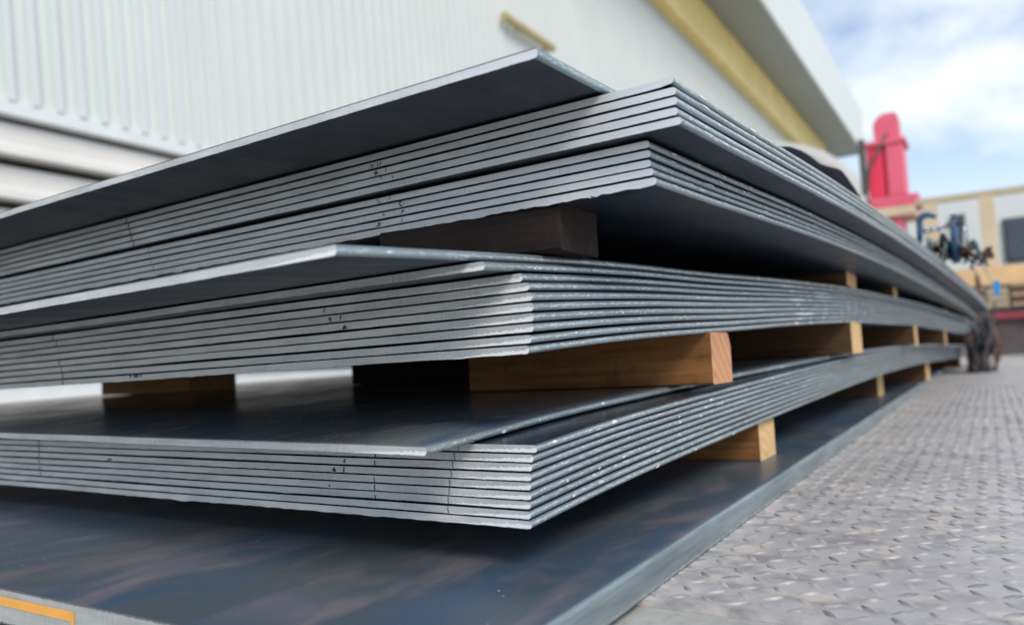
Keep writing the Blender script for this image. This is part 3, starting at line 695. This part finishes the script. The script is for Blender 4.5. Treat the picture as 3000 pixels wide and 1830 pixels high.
bpart('soffit', X0, X1, .74*W, W+.4, 9.2, 9.26, 'soffit')
bpart('fascia', X0, X1, .74*W-.08, .74*W-.002, 9.16, 11.3, 'clad')
bpart('roof', X0, X1, .74*W, W+14, 11.3, 11.5, 'flash')
bpart('end_wall', X1+.01, X1+.3, W, W+14, -H, 11.3, 'clad')
bm = bmesh.new(); add_tube(bm, [(9.72, -.16, 5.24+H), (11.25, -.16, 5.24+H)], .07, 10)
for xx in (10.2, 11.1): add_box(bm, xx-.03, xx+.03, -.17, 0, 5.19+H, 5.22+H)
from_bm('wall_pipe', bm, M['pipe'], bld, smooth=False)

# pale curved canopy at the far end of the building
M['white'] = plain('offwhite_fabric', (0.50, 0.49, 0.46), 0.7, var=0.06)
bm = bmesh.new()
add_tube(bm, [(22, 6.0, .40), (22, 5.3, .38), (22, 4.7, .32), (22, 4.1, .10), (22, 3.65, -.12), (22, 3.18, -.50), (22, 2.85, -.95), (22, 2.66, -1.45), (22, 2.56, -2.1), (22, 2.52, -3.2), (22, 2.52, -5.2-H)], .34, 16)
cn = from_bm('duct', bm, M['white'], loc=(0, 0, 5.2), smooth=True); tag(cn, 'pale curved duct at the far end of the warehouse, beside the red machine', 'duct')

# black tarpaulin lying on the stack
M['tarp'] = plain('black_tarp', (0.010, 0.011, 0.014), 0.95, var=0.2, scale=20, bump=.3); M['tarp'].node_tree.nodes['Principled BSDF'].inputs['Specular IOR Level'].default_value = 0.08
def lump(name, cx, cy, z0, rx, ry, h, mat, label, cat, seed, fold=.25):
    bm = bmesh.new(); n, mth = 26, 9
    rows = []
    for j in range(mth+1):
        f = j/mth; row = []
        for i in range(n):
            a = 2*math.pi*i/n; rr = math.cos(f*math.pi/2)**.6
            d = 1+fold*mnoise.noise(Vector((math.cos(a)*1.8, math.sin(a)*1.8, f*2+seed)))
            row.append(bm.verts.new((math.cos(a)*rx*rr*d, math.sin(a)*ry*rr*d, h*math.sin(f*math.pi/2)*(1+fold*mnoise.noise(Vector((math.cos(a)*rr*2, math.sin(a)*rr*2, seed+9)))))))
        rows.append(row)
    for A, B in zip(rows[:-1], rows[1:]):
        for i in range(n): bm.faces.new((A[i], A[(i+1) % n], B[(i+1) % n], B[i]))
    bm.faces.new(rows[0][::-1]); bmesh.ops.remove_doubles(bm, verts=bm.verts[:], dist=1e-5)
    o = from_bm(name, bm, mat, loc=(cx, cy, z0), smooth=True); return tag(o, label, cat)
ztop = lambda x, y: zs(S1U, 10, x, y)-.0006+.010
lump('tarpaulin', 1.88, .325, ztop(1.88, .3)-.004, .47, .10, .092, M['tarp'], 'crumpled black tarpaulin heaped on the top stack before the red machine', 'tarpaulin', 3.3)

# ------------------------------------------------------------------ lifting gear and scraps piled on the far end of the top stack
M['blue'] = plain('worn_blue_paint', (0.03, 0.10, 0.19), 0.4, var=0.35, scale=30)
M['bluebright'] = plain('bright_blue', (0.04, 0.30, 0.62), 0.4, var=0.1)
M['steel'] = plain('bright_steel', (0.55, 0.56, 0.60), 0.25, metal=0.9, var=0.2, scale=40)
M['greenmetal'] = plain('dull_green_steel', (0.42, 0.50, 0.48), 0.45, metal=0.4, var=0.5, scale=25, bump=.3)
M['rust'] = plain('rusty_steel', (0.16, 0.085, 0.06), 0.7, metal=0.2, var=0.4, scale=25, bump=.3)
M['darksteel'] = plain('dark_steel', (0.045, 0.05, 0.06), 0.35, metal=0.5, var=0.4, scale=20)
GX = 3.6; gz = ztop(GX, .2)
# hook: shank, curve, tip
hk = thing('lifting_hook', 'dark blue crane hook standing on the far end of the top stack', 'hook', (GX, .20, gz))
bm = bmesh.new(); pts = [(0, .012, 0), (0, .014, .10), (0, .010, .15)]
pts += [(0, .012-.034*(1-math.cos(a))*.9, .17+.030*math.sin(a)) for a in [math.pi*i/8 for i in range(1, 6)]]
pts += [(0, -.052, .187)]
add_tube(bm, pts, [.012, .012, .013, .013, .014, .014, .013, .012, .009][:len(pts)], 10); from_bm('hook_body', bm, M['blue'], hk, smooth=True)
bm = bmesh.new(); add_tube(bm, [(0, .012+.017*math.cos(a), .01+.017*math.sin(a)) for a in [2*math.pi*i/12 for i in range(12)]], .005, 6, True); from_bm('hook_eye', bm, M['blue'], hk, smooth=True)
# chain: stadium links alternating
ch = thing('lifting_chain', 'row of shiny round chain links slung level beside the blue hook', 'chain', (GX, .20, gz+.135))
me = None
for i in range(10):
    if me is None:
        bm = bmesh.new(); R1, Ls = .010, .008
        lp = [(0, Ls*(1 if math.cos(a) > 0 else -1)*.5+R1*math.cos(a), R1*math.sin(a)) for a in [2*math.pi*(j+.5)/12 for j in range(12)]]
        add_tube(bm, lp, .0036, 6, True); o = from_bm('chain_link', bm, M['steel'], ch, smooth=True); me = o.data
    else: o = link('chain_link', me, M['steel'], ch)
    o.location = (0, -.012*i, .0012*i); o.rotation_euler = (0, (math.pi/2 if i % 2 else .35), .25)
po = thing('sling_post', 'blue-grey upright lifting clamp at the right end of the chain row', 'clamp', (GX, .085, gz-.01))
bm = bmesh.new(); add_tube(bm, [(0, .005, 0), (0, .004, .10), (0, 0, .165), (0, .003, .20)], [.016, .015, .012, .006], 10); from_bm('shank', bm, M['blue'], po, smooth=True)
bm = bmesh.new(); add_box(bm, -.012, .012, -.030, .028, .150, .166, .003); from_bm('jaw', bm, M['darksteel'], po)
bm = bmesh.new(); add_tube(bm, [(0, -.02-.012*math.sin(a), .04+.07*a) for a in (0, .4, .8, 1.2, 1.6)], .0045, 6); from_bm('lever', bm, M['steel'], po, smooth=True)
# bent offcuts
offn = 0
for i, (yy, xx, hh_, mt, lab) in enumerate(((.185, 3.55, .085, 'greenmetal', 'crumpled pale green metal offcut under the chain'), (.150, 3.60, .105, 'greenmetal', 'tall folded green metal offcut under the middle of the chain'),
        (.125, 3.50, .060, 'darksteel', 'low dark metal offcut left of the lifting clamp'), (.065, 3.66, .075, 'darksteel', 'dark folded plate scrap right of the lifting clamp'), (.035, 3.75, .10, 'greenmetal', 'green-edged scrap with a bright patch beyond the clamp'),
        (-.005, 3.9, .070, 'rust', 'rusty brown scrap near the far end of the top stack'), (.21, 3.45, .045, 'rust', 'small rusty scrap below the blue hook'),
        (.165, 3.68, .125, 'greenmetal', 'pale green scrap between the blue hook and the middle of the chain'), (.105, 3.62, .115, 'darksteel', 'tall dark scrap directly left of the lifting clamp'),
        (.045, 3.60, .055, 'rust', 'brown scrap at the foot of the lifting clamp'), (.015, 4.05, .090, 'darksteel', 'dark jagged scrap beside the curled strap'))):
    bm = bmesh.new(); n = 7; gr = []
    for a in range(n):
        gr.append([bm.verts.new(((a/(n-1)-.5)*.08+.020*mnoise.noise(Vector((a*.7, b*.9, i*3.1))), (b/(n-1)-.5)*.065+.022*mnoise.noise(Vector((a*.8+9, b*.7, i*2.7))),
                   max(0.0, hh_*1.15*(.35+.65*abs(math.sin(a*1.3+i)))*(.5+.5*math.cos(b*.9+i))+.012*mnoise.noise(Vector((a, b, i)))))) for b in range(n)])
    for a in range(n-1):
        for b in range(n-1): bm.faces.new((gr[a][b], gr[a+1][b], gr[a+1][b+1], gr[a][b+1]))
    bmesh.ops.solidify(bm, geom=bm.faces[:], thickness=.003)
    o = from_bm('metal_offcut', bm, M[mt], loc=(xx, yy, gz-.004)); tag(o, lab, 'metal scrap', 'metal scraps on the top stack')
# strapping loops springing off the far end
for i, (yy, xx, ln, r_) in enumerate(((.085, 3.4, 1.6, .06), (.03, 3.9, 1.4, .035))):
    bm = bmesh.new(); ps = []
    for a in range(22):
        s = a/21; ps.append((s*ln, -.10*s-.01*math.sin(s*5), r_*math.exp(-s*1.5)*math.cos(s*3.4)+.012-.05*s))
    for A, B in zip(ps[:-1], ps[1:]):
        q = [bm.verts.new(v) for v in ((A[0], A[1], A[2]+.009), (A[0], A[1], A[2]-.009), (B[0], B[1], B[2]-.009), (B[0], B[1], B[2]+.009))]; bm.faces.new(q)
    bmesh.ops.remove_doubles(bm, verts=bm.verts[:], dist=1e-6); bmesh.ops.solidify(bm, geom=bm.faces[:], thickness=.001)
    o = from_bm('strapping', bm, M['steel' if i else 'darksteel'], loc=(xx, yy, gz+.0), smooth=True)
    tag(o, ['dark steel strap curling along the far edge of the top stack', 'shiny steel strap end sticking out past the far end of the top stack'][i], 'strap')
bb = box('blue_tag', 4.3, 4.33, -.060, -.035, .215, .285, M['bluebright'], None, .002); tag(bb, 'small bright blue tag upright at the far end of the top stack', 'tag')

# ------------------------------------------------------------------ red machine
M['red'] = plain('red_paint', (0.86, 0.04, 0.10), 0.45, var=0.08, scale=1.5)
M['redlight'] = plain('faded_red_paint', (0.80, 0.13, 0.20), 0.5, var=0.08, scale=1.5)
M['cream'] = plain('cream_paint', (0.66, 0.52, 0.34), 0.6, var=0.1, scale=2)
M['orangebeam'] = plain('faded_orange_paint', (0.78, 0.50, 0.25), 0.6, var=0.12, scale=2)
M['tan'] = plain('tan_paint', (0.50, 0.42, 0.28), 0.6, var=0.1, scale=2)
rm = thing('red_machine', 'tall red machine head rising on a stand behind the far end of the stacks', 'machine', (16.2, 1.4, -H))
def rp_(name, x0, x1, y0, y1, z0, z1, mat, bev=.03): return box(name, x0, x1, y0, y1, z0, z1, M[mat], rm, bev)
rp_('base_cabinet', 16.0, 16.9, 1.20, 1.72, -H, 2.40, 'redlight')
rp_('platform', 15.9, 17.0, .98, 1.95, 2.405, 2.58, 'cream', .02)
rp_('foot_flange', 15.95, 16.9, .90, 1.78, 2.585, 2.80, 'redlight')
rp_('left_panel', 16.0, 16.7, 1.46, 1.73, 2.805, 3.78, 'red')
rp_('right_panel', 15.98, 16.7, 1.10, 1.40, 2.805, 3.78, 'redlight')
rp_('centre_spine', 16.1, 16.6, 1.401, 1.459, 2.81, 3.70, 'red', .0)
rp_('shoulder', 15.95, 16.75, 1.04, 1.74, 3.785, 3.88, 'redlight', .02)
bm = bmesh.new(); add_prism(bm, [(-.22, 0), (.20, 0), (.215, .30), (.14, .44), (.02, .50), (-.17, .50), (-.22, .44)], -.3, .3, 'x')
from_bm('head', bm, M['redlight'], rm, (.12, -.03, 3.885+H))
bm = bmesh.new(); add_tube(bm, [(-.25, .32, 2.6), (-.30, .36, 3.1), (-.27, .30, 3.6), (-.28, .10, 3.95), (-.2, -.05, 4.25)], .028, 8); from_bm('hose', bm, M['dark'], rm, smooth=True)
rp_('cable_box', 15.9, 16.1, 1.745, 1.85, 2.9, 3.95, 'dark', .02)

# ------------------------------------------------------------------ gantry frame, far building, trailer
ga = thing('gantry_frame', 'tan steel gantry frame with posts and cross beams at the far right', 'gantry', (14.0, 0, -H))
def gp(name, x0, x1, y0, y1, z0, z1, mat, bev=.01): return box(name, x0, x1, y0, y1, z0, z1, M[mat], ga, bev)
gp('top_rail', 13.95, 14.07, -4.5, .85, 2.235, 2.335, 'tan')
for y_ in (.55, -.22, -2.6, -4.4): gp('post', 13.92, 14.1, y_, y_+.2, 1.142, 2.23, 'cream')
for y_ in (.62, -.95, -2.6, -4.4): gp('leg', 14.0, 14.14, y_, y_+.14, -H, .858, 'rust')
gp('cross_beam', 13.90, 14.14, -4.4, .8, .86, 1.14, 'orangebeam', .01)
wb = thing('far_building', 'pale building with dark windows seen through the gantry frame', 'building', (23, -2, -H))
box('wall', 23, 29, -12, 2.6, -H, 3.75, plain('far_white_wall', (0.72, 0.74, 0.72), 0.7, var=.04, scale=.5), wb)
M['glass'] = plain('dark_glass', (0.06, 0.075, 0.10), 0.15, var=.2)
for (y0, y1, z0, z1) in ((-2.3, -.50, 1.95, 3.05), (-5, -3.1, 1.95, 3.05), (.30, .62, 2.5, 3.3)):
    f = box('window', 22.93, 22.998, y0, y1, z0, z1, M['dark'], wb)
    p = box('pane', 22.90, 22.928, y0+.06, y1-.06, z0+.06, z1-.06, M['glass'], None); p.parent = f; p.location = (-.05, 0, .06)
tr = thing('loading_platform', 'dark loading platform with a red edge rail and crates beyond the checker plate floor', 'platform', (17.0, -1, -H))
def tp(name, x0, x1, y0, y1, z0, z1, mat, bev=.02): return box(name, x0, x1, y0, y1, z0, z1, M[mat], tr, bev)
M['skirt'] = plain('brown_grey_board', (0.10, 0.085, 0.085), 0.7, var=0.35, scale=4)
M['redold'] = plain('old_red_paint', (0.34, 0.05, 0.07), 0.6, var=0.2)
tp('chassis_rail', 16.8, 17.0, -4.2, .40, .40, .52, 'redold')
tp('bed', 16.9, 19.2, -4.2, .42, .525, .60, 'darksteel')
tp('tail_skirt', 16.92, 17.0, -4.2, .40, -H, .395, 'skirt')
for i, (y0, y1, z1, mt, lab) in enumerate(((.02, .34, 1.05, 'rust', 'brown crate at the left end of the loading platform'), (-.36, -.02, .98, 'tan', 'tan crate second from the left on the loading platform'), (-.70, -.40, 1.10, 'rust', 'reddish brown crate right of the tan one on the loading platform'))):
    cr = thing('crate', lab, 'crate', (17.4, (y0+y1)/2, .602), 0, 'crates on the loading platform')
    box('crate_body', 17.1, 17.9, y0, y1, .602, z1, M[mt], cr, .01)
    for q in range(3):
        zz = .64+q*(z1-.70)/2.2; box('batten', 17.07, 17.098, y0+.01, y1-.01, zz, zz+.05, M['tan'], cr)
for (y, z, mt, nm, lab, cat) in ((-.20, 1.141, 'orange', 'orange_drum', 'small orange drum on the gantry cross beam', 'drum'), (-.42, 1.141, 'redlight', 'red_drum', 'small red drum on the gantry cross beam', 'drum')):
    pass
# dark kerb of stored machinery behind the trailer, so that the skyline below the beam is broken
for i, (x, y0, y1, z1, mt, lab) in enumerate(((21, -1.2, .6, 1.5, 'darksteel', 'dark grey machine cabinet behind the loading platform'), (21, -3.0, -1.5, 1.2, 'rust', 'rusty brown machine cabinet behind the loading platform, further right'))):
    t_o = thing('machine_cabinet', lab, 'cabinet', (x, (y0+y1)/2, -H))
    box('body', x, x+1, y0, y1, -H, z1, M[mt], t_o, .04); box('door', x-.03, x-.002, y0+.1, y1-.1, .1, z1-.15, M['dark'], t_o, .01)

# tangle of dark bent bars beyond the end of the stacks
rb = thing('bar_tangle', 'dark tangle of bent bars and pipes standing beyond the far end of the stacks', 'scrap bars', (7.6, .12, -H+.008))
rr_ = random.Random(21)
for i in range(34):
    y = rr_.uniform(-.12, .05); x = rr_.uniform(-.25, .35); top = rr_.uniform(.35, .80)*(1.0 if y > -.04 else .7); lx, ly = rr_.uniform(-.25, .25), rr_.uniform(-.10, .03)
    bm = bmesh.new(); r_ = rr_.choice((.008, .012, .018))
    add_tube(bm, [(x+lx*t+.05*math.sin(5*t+i), y+ly*t+.04*math.sin(4*t+2*i), .004+top*(t if i % 4 else math.sin(t*2.7))) for t in [q/9 for q in range(10)]], r_, 6)
    from_bm('bar', bm, M[rr_.choice(('darksteel', 'darksteel', 'rust', 'skirt'))], rb, smooth=True)
# low yard objects beyond the camera's right: plain distance treeline/wall to close the horizon
M['far'] = plain('far_wall_paint', (0.42, 0.42, 0.40), 0.8, var=.1, scale=.2)
yw = box('yard_wall', 44, 44.4, -60, 40, -H, 2.6, M['far'], None); tag(yw, 'low grey yard wall closing the far end of the yard', 'wall')

# ------------------------------------------------------------------ lift the whole place so that the ground is at zero
bpy.context.view_layer.update()
for o in list(sc.objects):
    if o.parent is None: o.location.z += H
